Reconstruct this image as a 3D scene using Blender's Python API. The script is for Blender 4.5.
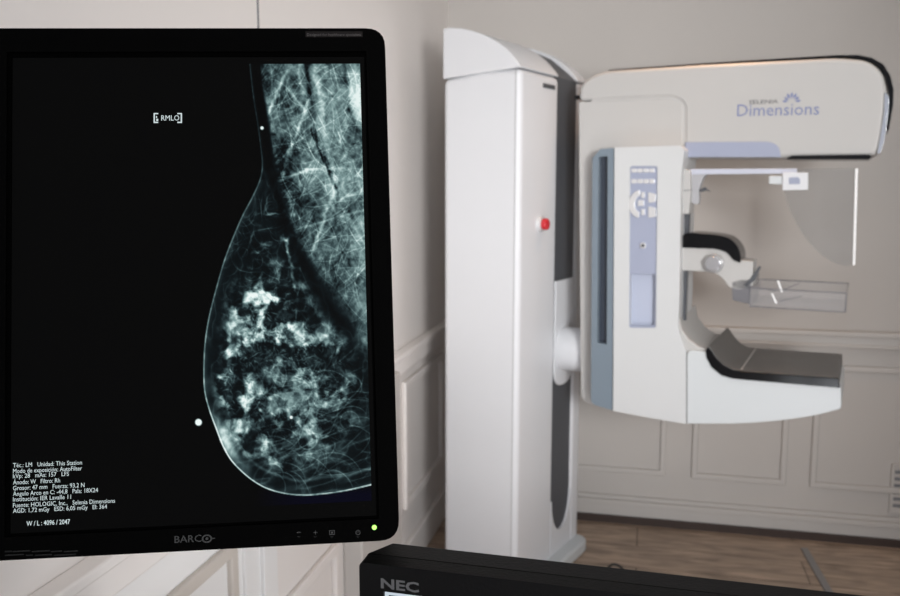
import bpy, bmesh, math, random
import numpy as np
from mathutils import Vector, Matrix
from math import sin, cos, pi, radians
for o in list(bpy.data.objects): bpy.data.objects.remove(o)
S = bpy.context.scene; COL = S.collection

# ------------------------------------------------------------------ camera
F = 850.0; EYE = Vector((0, 0, 1.4)); PITCH = math.atan(115/850)
cam = bpy.data.cameras.new('camera'); co = bpy.data.objects.new('camera', cam); COL.objects.link(co)
cam.sensor_width = 36; cam.lens = F/900*36; cam.clip_start = .02
co.location = EYE; co.rotation_euler = (pi/2-PITCH, 0, 0); S.camera = co
cam.dof.use_dof = True; cam.dof.focus_distance = .78; cam.dof.aperture_fstop = 10
# ------------------------------------------------------------------ world and lights
W = bpy.data.worlds.new('world'); S.world = W; W.use_nodes = True
W.node_tree.nodes['Background'].inputs[0].default_value = (.80, .86, 1, 1)
W.node_tree.nodes['Background'].inputs[1].default_value = .5
def area(name, loc, target, sx, sy, power, col):
    l = bpy.data.lights.new(name, 'AREA'); l.shape = 'RECTANGLE'; l.size = sx; l.size_y = sy
    l.energy = power; l.color = col
    o = bpy.data.objects.new(name, l); COL.objects.link(o); o.location = loc
    o.rotation_euler = (Vector(target)-Vector(loc)).to_track_quat('-Z', 'Y').to_euler(); return o
area('window_light', (.9, -3.4, 1.6), (-.1, 3, 1.1), 2.4, 1.6, 90, (.90, .95, 1))
area('low_fill_light', (.5, 1.15, .42), (.6, 2.7, 1.3), .25, .25, 2.6, (.90, .94, 1))  # fill added below the view to light the arm from underneath
area('low_side_fill', (.35, 1.3, .42), (-.45, 2.1, .5), .3, .3, 2.4, (.92, .96, 1))  # fill added below the view to brighten the lower left wall
area('wall_fill_light', (1.0, -1.5, 1.6), (.2, 3.3, 1.25), .7, .9, 8, (1, .97, .94)).data.spread = radians(50)  # narrow fill added behind the camera to brighten the middle of the wall
area('ceiling_lamp_light', (.80, 2.70, 2.5), (.80, 2.72, 0), .2, .2, 1.5, (1, .55, .28)).data.spread = radians(80)
area('overhead_fill_light', (1.0, 1.7, 2.65), (1.0, 1.7, 0), .9, .9, 5, (1, .97, .93))  # fill added overhead, mainly to brighten the left wall
S.view_settings.view_transform = 'Standard'; S.view_settings.look = 'None'
S.view_settings.exposure = 0.0; S.view_settings.gamma = 1; S.view_settings.use_curve_mapping = False

# ------------------------------------------------------------------ helpers
CR = Matrix.Rotation(pi/2-PITCH, 3, 'X')
def ray(px, py): return CR @ Vector(((px-450)/F, -(py-298)/F, -1))
def hit(px, py, P, n):
    d = ray(px, py); t = (P-EYE).dot(n)/d.dot(n); return EYE+d*t
def hdir(off):                      # horizontal direction whose vanishing point lies off pixels from the centre column
    v = Vector((off, math.hypot(F, 115), 0)); return v.normalized()
def mat(name, col, rough=.5, metal=0, noise=0, scale=20, bump=0, emit=None, es=1, coat=0, spec=.5):
    m = bpy.data.materials.new(name); m.use_nodes = True; nt = m.node_tree; b = nt.nodes['Principled BSDF']
    b.inputs['Base Color'].default_value = (*col, 1); b.inputs['Roughness'].default_value = rough
    b.inputs['Metallic'].default_value = metal; b.inputs['Coat Weight'].default_value = coat
    b.inputs['Specular IOR Level'].default_value = spec
    if noise or bump:
        tc = nt.nodes.new('ShaderNodeTexCoord'); n = nt.nodes.new('ShaderNodeTexNoise'); n.inputs['Scale'].default_value = scale
        n.inputs['Detail'].default_value = 4
        nt.links.new(tc.outputs['Object'], n.inputs['Vector'])
        if noise:
            r = nt.nodes.new('ShaderNodeMapRange'); r.inputs['To Min'].default_value = 1-noise; r.inputs['To Max'].default_value = 1+noise
            nt.links.new(n.outputs['Fac'], r.inputs['Value'])
            x = nt.nodes.new('ShaderNodeVectorMath'); x.operation = 'SCALE'; x.inputs[0].default_value = col
            nt.links.new(r.outputs[0], x.inputs['Scale']); nt.links.new(x.outputs[0], b.inputs['Base Color'])
        if bump:
            bp = nt.nodes.new('ShaderNodeBump'); bp.inputs['Strength'].default_value = bump; bp.inputs['Distance'].default_value = .002
            nt.links.new(n.outputs['Fac'], bp.inputs['Height']); nt.links.new(bp.outputs[0], b.inputs['Normal'])
    if emit: b.inputs['Emission Color'].default_value = (*emit, 1); b.inputs['Emission Strength'].default_value = es
    return m
def clear_mat(name, col, fac, rough=.05):
    m = bpy.data.materials.new(name); m.use_nodes = True; nt = m.node_tree; b = nt.nodes['Principled BSDF']
    b.inputs['Base Color'].default_value = (*col, 1); b.inputs['Roughness'].default_value = rough
    t = nt.nodes.new('ShaderNodeBsdfTransparent'); mx = nt.nodes.new('ShaderNodeMixShader')
    lw = nt.nodes.new('ShaderNodeLayerWeight'); lw.inputs[0].default_value = .25
    mr = nt.nodes.new('ShaderNodeMapRange'); mr.inputs['To Min'].default_value = fac; mr.inputs['To Max'].default_value = min(1, fac+.5)
    nt.links.new(lw.outputs['Facing'], mr.inputs['Value']); nt.links.new(mr.outputs[0], mx.inputs[0])
    nt.links.new(t.outputs[0], mx.inputs[1]); nt.links.new(b.outputs[0], mx.inputs[2])
    nt.links.new(mx.outputs[0], nt.nodes['Material Output'].inputs[0]); return m
def thing(name, label, cat, M=None, group=None):
    o = bpy.data.objects.new(name, None); COL.objects.link(o); o.empty_display_size = .1
    if M is not None: o.matrix_world = M
    o['label'] = label; o['category'] = cat
    if group: o['group'] = group
    return o
def obj(name, bm, m, parent=None, bevel=0, seg=3, label=None, smooth=True, ang=35):
    me = bpy.data.meshes.new(name); bmesh.ops.recalc_face_normals(bm, faces=bm.faces[:]); bm.to_mesh(me); bm.free()
    o = bpy.data.objects.new(name, me); COL.objects.link(o); me.materials.append(m)
    if parent: o.parent = parent
    if label: o['label'] = label
    if smooth:
        for p in me.polygons: p.use_smooth = True
        me.set_sharp_from_angle(angle=radians(ang))
    if bevel:
        b = o.modifiers.new('bevel', 'BEVEL'); b.width = bevel; b.segments = seg; b.limit_method = 'ANGLE'; b.angle_limit = radians(40)
        b.harden_normals = True
    return o
def struct(name, bm, m, **k):
    o = obj(name, bm, m, **k); o['kind'] = 'structure'; return o
def rnd(pts, r, n=6):               # round the corners of a polygon; r is a number or one per corner
    out = []; N = len(pts)
    for i, p in enumerate(pts):
        ri = r[i] if isinstance(r, (list, tuple)) else r
        p = Vector(p); a = Vector(pts[i-1]); b = Vector(pts[(i+1) % N])
        if ri <= 0: out.append(tuple(p)); continue
        da = a-p; db = b-p; t = min(ri, da.length*.48, db.length*.48)
        A = p+da.normalized()*t; B = p+db.normalized()*t
        for k in range(n+1):
            s = k/n; out.append(tuple(A*(1-s)**2+p*2*s*(1-s)+B*s*s))
    return out
def ell(cx, cz, rx, rz, n=28, a0=0, a1=2*pi, close=True):
    return [(cx+rx*cos(a0+(a1-a0)*k/(n if close else n-1)), cz+rz*sin(a0+(a1-a0)*k/(n if close else n-1))) for k in range(n)]
def prism(loops, y0, y1, bm=None, T=None):      # loops: outer polygon and holes, in (x, z); swept in y
    bm = bm or bmesh.new()
    if T is None: T = lambda a, y, b: Vector((a, y, b))
    if not isinstance(loops[0][0], (tuple, list, Vector)): loops = [loops]
    es = []; fr = []; bk = []
    for L in loops:
        f = [bm.verts.new(T(a, y0, b)) for a, b in L]; g = [bm.verts.new(T(a, y1, b)) for a, b in L]
        fr.append(f); bk.append(g); n = len(L)
        for i in range(n): bm.faces.new((f[i], f[(i+1) % n], g[(i+1) % n], g[i]))
    if len(loops) == 1:
        bm.faces.new(fr[0][::-1]); bm.faces.new(bk[0])
    else:
        for side in (fr, bk):
            ed = []
            for L in side:
                n = len(L)
                for i in range(n): ed.append(bm.edges.get((L[i], L[(i+1) % n])))
            bmesh.ops.triangle_fill(bm, edges=ed, use_beauty=True)
    return bm
def box(x0, x1, y0, y1, z0, z1, bm=None, T=None): return prism([(x0, z0), (x1, z0), (x1, z1), (x0, z1)], y0, y1, bm, T)
def rect(x0, z0, x1, z1, r=0): return rnd([(x0, z0), (x1, z0), (x1, z1), (x0, z1)], r) if r else [(x0, z0), (x1, z0), (x1, z1), (x0, z1)]
def tube(pts, r, bm=None, n=10):
    bm = bm or bmesh.new(); rings = []; pts = [Vector(p) for p in pts]
    up = Vector((.03, .02, 1)).normalized()
    for i, p in enumerate(pts):
        d = (pts[min(i+1, len(pts)-1)]-pts[max(i-1, 0)]).normalized()
        s = d.cross(up if abs(d.dot(up)) < .95 else Vector((1, 0, 0))).normalized(); t = s.cross(d)
        rings.append([bm.verts.new(p+(s*cos(2*pi*k/n)+t*sin(2*pi*k/n))*r) for k in range(n)])
    for a, b in zip(rings, rings[1:]):
        for k in range(n): bm.faces.new((a[k], a[(k+1) % n], b[(k+1) % n], b[k]))
    bm.faces.new(rings[0][::-1]); bm.faces.new(rings[-1]); return bm
def text(s, x0, x1, z0, y, bm=None, h=None, depth=.0003, T=None, dx=0, slant=0):   # lettering fitted between x0 and x1, baseline z0
    cu = bpy.data.curves.new('t', 'FONT'); cu.body = s; cu.resolution_u = 2; cu.size = 1; cu.offset = dx
    o = bpy.data.objects.new('t', cu); COL.objects.link(o); bpy.context.view_layer.update()
    me = bpy.data.meshes.new_from_object(o.evaluated_get(bpy.context.evaluated_depsgraph_get()))
    xs = [v.co.x for v in me.vertices]; a, b = min(xs), max(xs); k = (x1-x0)/(b-a)
    kz = k if h is None else h/.73
    bm = bm or bmesh.new(); vs = [bm.verts.new(Vector((x0+(v.co.x-a)*k, y, z0+v.co.y*kz))) for v in me.vertices]
    for p in me.polygons:
        try: bm.faces.new([vs[i] for i in p.vertices])
        except ValueError: pass
    if T:
        for v in vs: v.co = T(*v.co)
    bpy.data.objects.remove(o); bpy.data.curves.remove(cu); bpy.data.meshes.remove(me); return bm

# ------------------------------------------------------------------ materials
M = {}
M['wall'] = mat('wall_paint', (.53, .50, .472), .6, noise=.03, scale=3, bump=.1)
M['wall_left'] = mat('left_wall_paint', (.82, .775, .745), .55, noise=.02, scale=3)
M['trim'] = mat('trim_paint', (.54, .512, .485), .45)
M['white'] = mat('white_paint', (.84, .83, .82), .4)
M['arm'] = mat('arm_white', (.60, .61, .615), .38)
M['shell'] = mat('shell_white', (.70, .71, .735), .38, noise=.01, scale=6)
M['shell_warm'] = mat('shell_warm_dimmed', (.49, .482, .47), .42)  # warm off-white, with the head's weaker light darkened into the colour
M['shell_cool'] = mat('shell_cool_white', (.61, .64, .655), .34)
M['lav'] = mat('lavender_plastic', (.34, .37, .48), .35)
M['lavlight'] = mat('pale_lavender', (.46, .50, .62), .4)
M['blue'] = mat('steel_blue_plastic', (.18, .225, .27), .4)
M['darkblue'] = mat('dark_slot', (.035, .045, .065), .3)
M['dark'] = mat('dark_grey_slot', (.07, .075, .085), .5)
M['seam'] = mat('seam', (.22, .22, .23), .6)
M['black'] = mat('gloss_black', (.005, .005, .006), .16, spec=.2)
M['pad'] = mat('carbon_pad', (.085, .083, .081), .36, noise=.1, scale=300)
M['chrome'] = mat('chrome', (.75, .75, .77), .15, metal=1)
M['silver'] = mat('silver_button', (.80, .80, .81), .3, metal=.5)
M['ring'] = mat('knob_ring', (.45, .45, .46), .3, metal=.7)
M['red'] = mat('red_button', (.55, .02, .03), .3)
M['logo'] = mat('logo_blue', (.20, .23, .40), .5)
M['logodark'] = mat('logo_dark', (.09, .09, .10), .5)
M['bezel'] = mat('monitor_black', (.0015, .0015, .0015), .6, noise=.1, scale=200, spec=.0)
M['groove'] = mat('groove_black', (.0008, .0008, .0008), .8, spec=.0)
M['nec'] = mat('nec_black', (.003, .003, .0032), .5, noise=.15, scale=300, bump=.15, spec=.08)
M['screen'] = mat('screen_black', (.002, .002, .002), .6, spec=.0, emit=(1, 1, 1), es=.0012)
M['txt'] = mat('screen_lettering', (0, 0, 0), .5, emit=(.80, .93, .95), es=.75)
M['bezeltxt'] = mat('bezel_lettering', (.032, .032, .032), .5, spec=.1)
M['necletter'] = mat('nec_lettering', (.06, .06, .063), .5)
M['badge'] = mat('badge', (.010, .009, .009), .6, spec=.0)
M['badgetxt'] = mat('badge_lettering', (.07, .065, .065), .6, spec=.0)
M['led'] = mat('power_led', (.1, .4, .05), .4, emit=(.35, 1, .08), es=1.6)
M['lit'] = mat('lit_screen', (0, 0, 0), .4, emit=(.75, .85, .95), es=.75)
M['clear'] = clear_mat('clear_acrylic', (.55, .55, .57), .12)
M['clearedge'] = clear_mat('acrylic_edge', (.22, .22, .24), .72)
M['shieldmat'] = clear_mat('face_shield_acrylic', (.22, .22, .22), .22, .5)
M['edgewhite'] = mat('polished_edge', (.95, .95, .95), .2)
M['cable'] = mat('cable_black', (.02, .018, .016), .5)
M['alu'] = mat('aluminium', (.33, .32, .32), .4, metal=.6)
M['desk'] = mat('desk_laminate', (.35, .34, .33), .5, noise=.05)

# ------------------------------------------------------------------ room
lw = hdir(200); bw = Vector((lw.y, -lw.x, 0))           # along the left wall, along the back wall (to the right)
up = Vector((0, 0, 1))
Bp = hit(740, 531, Vector((0, 0, 0)), up)               # a point where back wall meets floor
corner = hit(448, 183.5, Bp, lw); corner.z = 0
RW = Matrix((bw, lw, up)).transposed().to_4x4(); RW.translation = corner; RI = RW.inverted()
# room coordinates: x along the back wall, y into the wall, z up; origin in the corner
def room(px, py, axis='b'):
    return RI @ hit(px, py, corner, lw if axis == 'b' else bw)
def rT(a, y, b): return RW @ Vector((a, y, b))                  # back wall: (along, depth, height)
def lT(a, y, b): return RW @ Vector((y, a, b))                  # left wall: a = along (negative towards camera), y = off the wall
fm = bpy.data.materials.new('oak_floor'); fm.use_nodes = True; nt = fm.node_tree; b = nt.nodes['Principled BSDF']; b.inputs['Roughness'].default_value = .5
tc = nt.nodes.new('ShaderNodeTexCoord'); mp = nt.nodes.new('ShaderNodeMapping'); mp.inputs['Rotation'].default_value = (0, 0, radians(13))
nt.links.new(tc.outputs['Object'], mp.inputs['Vector'])
bk = nt.nodes.new('ShaderNodeTexBrick'); bk.inputs['Scale'].default_value = 1; bk.inputs['Brick Width'].default_value = 1.2; bk.inputs['Row Height'].default_value = .19
bk.inputs['Mortar Size'].default_value = .002; bk.inputs['Color1'].default_value = (.46, .34, .255, 1); bk.inputs['Color2'].default_value = (.39, .285, .21, 1); bk.inputs['Mortar'].default_value = (.09, .06, .04, 1)
nt.links.new(mp.outputs[0], bk.inputs['Vector'])
m2 = nt.nodes.new('ShaderNodeMapping'); m2.inputs['Scale'].default_value = (3, 16, 1); nt.links.new(mp.outputs[0], m2.inputs['Vector'])
ns = nt.nodes.new('ShaderNodeTexNoise'); ns.inputs['Scale'].default_value = 1.6; ns.inputs['Detail'].default_value = 8; ns.inputs['Distortion'].default_value = 1.2; nt.links.new(m2.outputs[0], ns.inputs['Vector'])
rr = nt.nodes.new('ShaderNodeMapRange'); rr.inputs['From Min'].default_value = .3; rr.inputs['From Max'].default_value = .7; rr.inputs['To Min'].default_value = .6; rr.inputs['To Max'].default_value = 1.35; nt.links.new(ns.outputs['Fac'], rr.inputs['Value'])
vm = nt.nodes.new('ShaderNodeVectorMath'); vm.operation = 'SCALE'; nt.links.new(bk.outputs['Color'], vm.inputs[0]); nt.links.new(rr.outputs[0], vm.inputs['Scale']); nt.links.new(vm.outputs[0], b.inputs['Base Color'])
struct('floor', box(-.15, 4.0, -6, .15, -.1, 0, T=rT), fm, smooth=False)
struct('ceiling', box(-.15, 4.0, -6, .15, 2.7, 2.8, T=rT), M['white'], smooth=False)
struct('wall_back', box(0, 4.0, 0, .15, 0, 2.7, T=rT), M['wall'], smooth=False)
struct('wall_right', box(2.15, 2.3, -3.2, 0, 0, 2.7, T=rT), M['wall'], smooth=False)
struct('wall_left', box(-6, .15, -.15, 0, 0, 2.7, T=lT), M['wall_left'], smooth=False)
# mouldings of the back wall
zr = room(754, 327).z; zr2 = room(754, 343).z
bm = box(0, 4, -.022, 0, zr2+.002, zr-.002, T=rT); box(0, 4, -.035, 0, zr-.02, zr, bm, rT); box(0, 4, -.03, 0, zr2, zr2+.012, bm, rT)
struct('trim_1', bm, M['trim'], bevel=.004)
zb = room(700, 503).z; zb2 = 0
bm = box(0, 4, -.02, 0, 0, zb-.03, T=rT); box(0, 4, -.028, 0, zb-.03, zb-.008, bm, rT); box(0, 4, -.014, 0, zb-.01, zb+.008, bm, rT)
struct('baseboard_back', bm, M['trim'], bevel=.004)
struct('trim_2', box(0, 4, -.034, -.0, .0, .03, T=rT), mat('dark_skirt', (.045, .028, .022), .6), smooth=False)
def frame_mould(x0, x1, z0, z1, T, s, wd=.022, th=.014):
    bm = prism([rect(x0, z0, x1, z1), rect(x0+wd, z0+wd, x1-wd, z1-wd)], 0, s*th, T=T); return bm
zt = room(860, 366).z; zpb = room(740, 481).z
xs = [(room(560, 470).x, room(665, 472).x), (room(691, 476).x, room(785, 484).x), (room(809, 485).x, room(915, 500).x), (room(938, 500).x, room(1040, 500).x)]
for i, (a, c) in enumerate(xs): struct('trim_%d' % (3+i), frame_mould(a, c, zpb, zt, rT, -1), M['trim'], bevel=.004)
# left wall: wainscot, rail, panel mouldings, upright casing
zl = lambda px, py: room(px, py, 'l').z
al = lambda px, py=560: room(px, py, 'l').y
z1 = zl(420, 336); 
bm = box(-6, 0, 0, .03, z1-.07, z1, T=lT); box(-6, 0, 0, .04, z1-.018, z1+.003, bm, lT)
struct('trim_7', bm, M['wall_left'], bevel=.005)
struct('baseboard_left', box(-6, 0, 0, .02, 0, .12, T=lT), M['wall_left'], bevel=.005)
c0_ = al(240)
M['trim2'] = mat('shaded_trim_paint', (.60, .55, .50), .5)  # brownish shading of the moulding put into its colour
def lm(i, a, c, z0, z1_, m='wall_left'): struct('trim_%d' % i, frame_mould(a, c, z0, z1_, lT, 1, .03, .016), M[m], bevel=.005)
lm(8, al(402, 430), al(440, 430), .25, z1-.12)
struct('trim_15', box(-5, c0_, 0, .004, .12, z1-.075, T=lT), M['white'], smooth=False)
lm(9, al(-500), al(232), .2, z1-.16, 'trim2')
lm(10, al(281), al(335), .1, .42)
c0 = al(240); c1 = al(273)
bm = box(c0, c1, 0, .012, 0, z1-.08, T=lT); box(al(255), al(263), 0, .022, 0, z1-.085, bm, lT)
struct('trim_11', bm, M['white'], bevel=.003)
struct('trim_12', box(c1, c1+.006, 0, .002, 0, 2.7, T=lT), M['seam'], smooth=False)
# wainscot pilaster in front of the rail, its end face turned to the camera
pa = al(343); 
struct('trim_13', box(pa, al(385), .0, .06, 0, z1-.03, T=lT), M['trim'], bevel=.008)
# metal threshold strip on the floor
f0 = hit(804, 549, Vector((0, 0, 0)), up); f1 = hit(833, 600, Vector((0, 0, 0)), up); d = (f1-f0).normalized(); s = Vector((-d.y, d.x, 0))*.013
bm = bmesh.new(); q = [f0-s, f0+s, f1+d*.6+s, f1+d*.6-s]
lo = [bm.verts.new(v) for v in q]; hi = [bm.verts.new(v+Vector((0, 0, .006))) for v in q]
bm.faces.new(lo); bm.faces.new(hi)
for i in range(4): bm.faces.new((lo[i], lo[(i+1) % 4], hi[(i+1) % 4], hi[i]))
struct('trim_14', bm, M['alu'], bevel=.002)

# ------------------------------------------------------------------ mammography machine
D = 2.7
e1c = -hdir(-1400); e2c = Vector((-e1c.y, e1c.x, 0))
e1 = -hdir(-1750); e2 = Vector((-e1.y, e1.x, 0))
P0 = EYE+ray(520, 183)*(D/ray(520, 183).y); P0.z = 0
CW0, CW1, CW2 = .285, .452, .53                       # slot start, slot end, far edge across the column's front
Q = P0+e2c*.33-e2*.13; Q.z = 0
RM = Matrix((e1, e2, up)).transposed().to_4x4(); RM.translation = Q; RMI = RM.inverted()
mach = thing('mammography_machine', 'white mammography machine on a tall rounded column with C-shaped arm, paddle and black breast tray', 'mammography machine', RM)
def U(px, py, w=0):
    p = RMI @ hit(px, py, Q+e2*w, e2); return (p.x, p.z)
def UL(pts, w=0): return [U(x, y, w) for x, y in pts]
def cU(px, py, n=None, P=None):                        # column side plane (x along e1c from P0, z)
    p = hit(px, py, P0 if P is None else P, e2c); return ((p-P0).dot(e1c), p.z)
def cT(a, y, b): return RMI @ (P0+e1c*a+e2c*y+up*b)
def cFront(px, py):                                    # front plane of the column: (across, z)
    p = hit(px, py, P0, e1c); return ((p-P0).dot(e2c), p.z)
# side profile of column and its cap
xb = cU(443, 300)[0]
cap_curve = [cU(x, y) for x, y in [(443, 28.5), (450, 27.5), (460, 28), (470, 30), (480, 33), (490, 37.5), (499, 43), (506, 48.5), (512, 54.5), (517, 60.5), (520, 65)]]
seam_b = cU(443, 79)[1]; seam_f = cU(520, 67)[1]
def cap_poly(ins=0):
    p = [(xb, seam_b)]+[(a-ins*(i/10), c-ins) for i, (a, c) in enumerate(cap_curve)]+[(-ins, seam_f)]
    return p
def body_poly(ins=0): return [(xb, 0), (-ins, 0), (-ins, seam_f-.0025), (xb*.5, (seam_b+seam_f)/2-.0025+.008), (xb, seam_b-.0025)]
bm = prism(cap_poly(), 0, CW0, T=cT); prism(cap_poly(), CW1, CW2, bm, cT)
obj('column_cap', bm, M['shell'], mach, bevel=.012, seg=4)
# column: cheeks either side of the slot and the closed front below it
zs = cFront(563, 527)[1]
bm = prism(body_poly(), 0, CW0, T=cT); prism(body_poly(), CW1, CW2, bm, cT)
obj('column_body', bm, M['shell'], mach, bevel=.02, seg=4)
n = 14; cut = [(CW1-.0+.004, 0), (CW1+.004, zs+.09)]
cut += [((CW0+CW1)/2+(CW1-CW0)/2*cos(pi*k/n), zs+.13-.13*sin(pi*k/n)) for k in range(0, n+1)]
cut += [(CW0-.004, zs+.13), (CW0-.004, 0)]
def fT(a, y, b): return cT(y, a, b)
obj('lower_front', prism(cut, -.06, -.002, T=fT), M['shell'], mach, smooth=False)
bm = prism([(xb+.02, 0), (-.010, 0), (-.010, seam_f), (cap_curve[8][0]-.008, cap_curve[8][1]-.01), (cap_curve[5][0], cap_curve[5][1]-.012), (cap_curve[3][0], cap_curve[3][1]-.01), (xb+.02, cap_curve[1][1]-.008)], CW0-.002, CW1+.002, T=cT)
obj('travel_slot', bm, M['dark'], mach, label='dark slot in the column front')
# seam of the front cover on the side face, plinth
x0s = cU(513.5, 300)[0]
obj('cover_seam', box(x0s-.0012, x0s+.0012, -.0006, .004, .1, seam_f-.01, T=cT), mat('cover_seam', (.42, .42, .43), .6), mach, smooth=False)
obj('column_base', prism([rnd([(xb-.05, -.04), (.05, -.04), (.05, CW2+.004), (xb-.05, CW2+.004)], .06)][0], 0, .05, T=lambda a, y, b: cT(a, b, y)), M['shell_cool'], mach, bevel=.012)
# slot carriage with shaft
za = cFront(562, 280)[1]; zb_ = cFront(562, 385)[1]
cy = (CW0+CW1)/2
obj('carriage', prism(rnd([(CW0+.004, zb_), (CW1-.004, zb_), (CW1-.004, za), (CW0+.004, za)], [.07, .07, .0, .0]), -.0095, -.001, T=fT), M['shell'], mach, bevel=.003)
zc = cFront(560, 350)[1]
bm = bmesh.new()
p0 = cT(-.03, cy, zc); p1 = cT(.17, cy, zc)
tube([p0, p0.lerp(p1, .3), p1], .078, bm, 32)
obj('rotation_shaft', bm, M['shell'], mach, bevel=.006)
# small black tab, red emergency button
a0, z0 = cFront(543, 83); a1, z1_ = cFront(555, 90)
obj('black_tab', box(a0, a1-.005, -.001, .004, z1_, z0, T=fT), M['dark'], mach, bevel=.001)
a, z = cFront(540, 224)
bm = tube([cT(-.001, a, z), cT(.012, a, z)], .026, n=24); eb = obj('emergency_button', bm, M['silver'], mach, bevel=.002)
bm = tube([cT(.01, a, z), cT(.03, a, z)], .019, n=24); obj('button_cap', bm, M['red'], eb, bevel=.006, label='red mushroom cap')
# --- arm
WH = .045                                               # near face of head and spine cover
head = rnd(UL([(578.5, 101), (580, 84), (592, 75), (607, 70.5), (700, 64.5), (837, 57.5), (868, 60), (883, 72), (888, 95), (882, 140), (877, 155), (866, 157), (781, 158), (684, 158), (684, 104), (674, 97.5)], WH),
           [0, .03, .03, .02, 0, .03, .04, .03, .03, .03, .02, .01, 0, 0, .02, .03])
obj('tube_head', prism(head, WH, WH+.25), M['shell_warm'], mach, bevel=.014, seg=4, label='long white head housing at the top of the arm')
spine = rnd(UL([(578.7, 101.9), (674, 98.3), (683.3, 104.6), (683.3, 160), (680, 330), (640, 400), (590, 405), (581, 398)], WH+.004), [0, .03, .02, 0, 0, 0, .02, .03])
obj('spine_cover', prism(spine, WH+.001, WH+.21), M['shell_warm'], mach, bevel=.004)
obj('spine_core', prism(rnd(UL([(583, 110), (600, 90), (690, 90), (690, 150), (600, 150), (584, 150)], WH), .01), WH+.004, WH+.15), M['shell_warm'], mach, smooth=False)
a = U(576.5, 97, WH+.01); obj('latch', box(a[0]-.006, a[0]+.008, WH+.01, WH+.03, a[1]-.008, a[1]+.006), M['black'], mach, smooth=False)
band = rnd(UL([(685, 157.2), (685, 142), (770, 141.5), (779, 146), (781, 157.2)], WH-.004), [0, .004, .02, .02, 0])
obj('collimator_band', prism(band, WH-.005, WH+.02), M['lav'], mach, bevel=.002, label='lavender band under the head')
strip = rnd(UL([(786, 159.5), (792, 155.5), (869, 154.5), (872, 157), (868, 159.5)], WH-.006), .002)
obj('lower_strip', prism(strip, WH-.008, WH+.2), M['black'], mach, bevel=.001, label='black strip under the head tip')
# trim along the top and round the nose
def band_poly(pts, t):
    P = [Vector(p) for p in pts]; o1 = []; o2 = []
    for i, p in enumerate(P):
        d_ = (P[min(i+1, len(P)-1)]-P[max(i-1, 0)]).normalized(); nn = Vector((-d_.y, d_.x))
        tt = t[i] if isinstance(t, list) else t
        o1.append(tuple(p)); o2.append(tuple(p+nn*tt))
    return o1+o2[::-1]
tp = UL([(607, 69.9), (700, 63.9), (790, 59), (837, 56.6), (857, 57.2), (870, 60), (880, 66.5), (886, 77), (889, 90), (888.5, 105), (885, 130)], WH)
obj('top_trim', prism(band_poly(tp, [.0015, .003, .005, .006, .008, .009, .011, .012, .012, .012, .010]), WH+.012, WH+.235), M['black'], mach, bevel=.002, label='glossy black trim over the head and nose')
np_ = UL([(884.5, 92), (889, 96), (888.5, 112), (884, 142), (880.5, 153), (877, 154), (880.5, 135), (884, 112)], WH-.004)
obj('nose_trim', prism(rnd(np_, .004, 3), WH-.006, WH+.22), M['chrome'], mach, bevel=.002, label='chrome crescent on the nose')
# lettering
A = U(737, 115.5, WH); B = U(819, 115.5, WH)
def tl(s, px0, px1, pyb, hpx, m, name, w=WH, dx=0):
    A = U(px0, pyb[0], w); B = U(px1, pyb[1], w); H = U(px0, pyb[0]-hpx, w)[1]-A[1]
    k = (B[1]-A[1])/(B[0]-A[0])
    bm = text(s, A[0], B[0], A[1], w-.0012, h=H, dx=dx)
    for v in bm.verts: v.co.z += (v.co.x-A[0])*k
    return bm
bm = tl('Dimensions', 737, 819, (116.3, 114.6), 12.5, None, None); obj('lettering', bm, M['logo'], mach, smooth=False, label='blue word on the head')
bm = tl('SELENIA', 749, 778, (104.2, 103.2), 4.2, None, None); obj('lettering', bm, M['logodark'], mach, smooth=False, label='small dark word on the head')
bm = bmesh.new(); c = U(791.5, 102.5, WH)
for k in range(7):
    an = radians(12+26*k); u_ = Vector((cos(an), sin(an))); v_ = Vector((-u_.y, u_.x)); L = .031 if k in (2, 3, 4) else .027
    pp = [Vector(c)+u_*.010, Vector(c)+u_*L*.7+v_*.004, Vector(c)+u_*L, Vector(c)+u_*L*.7-v_*.004]
    bm.faces.new([bm.verts.new((p.x, WH-.0012-k*.00003, p.y)) for p in pp])
obj('flower_emblem', bm, M['logo'], mach, smooth=False)
# body of the arm with the control panel opening
WB = -.03
hole = rnd(UL([(629, 328), (656, 328), (657.5, 166), (630, 166)], WB), .008)[::1]
body = rnd(UL([(613, 411), (614.5, 147.5), (680, 145.5), (684.5, 150), (681, 175), (679.5, 300), (678, 328), (686, 351), (686, 424), (650, 418)], WB), [.006, .004, .006, .006, .03, .03, .02, 0, 0, 0])
ab = obj('arm_body', prism([body, hole], WB, WB+.22), M['arm'], mach, bevel=.024, seg=5)
me_ = ab.data; hx = [p[0] for p in hole]; hz = [p[1] for p in hole]; bwt = me_.attributes.new('bevel_weight_edge', 'FLOAT', 'EDGE')
for e in me_.edges:
    c_ = (me_.vertices[e.vertices[0]].co+me_.vertices[e.vertices[1]].co)/2
    inn = min(hx)-.002 < c_.x < max(hx)+.002 and min(hz)-.002 < c_.z < max(hz)+.002
    left = c_.x < U(620, 300, WB)[0]
    d_ = (me_.vertices[e.vertices[0]].co-me_.vertices[e.vertices[1]].co)
    bwt.data[e.index].value = 0 if abs(d_.y) > .05 or WB+.01 < c_.y < WB+.2 else .08 if inn else .12 if left else .35 if c_.z > U(650, 150, WB)[1] else .0 if c_.x > U(685.2, 300, WB)[0] and c_.z < U(650, 352, WB)[1] else 1
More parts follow.
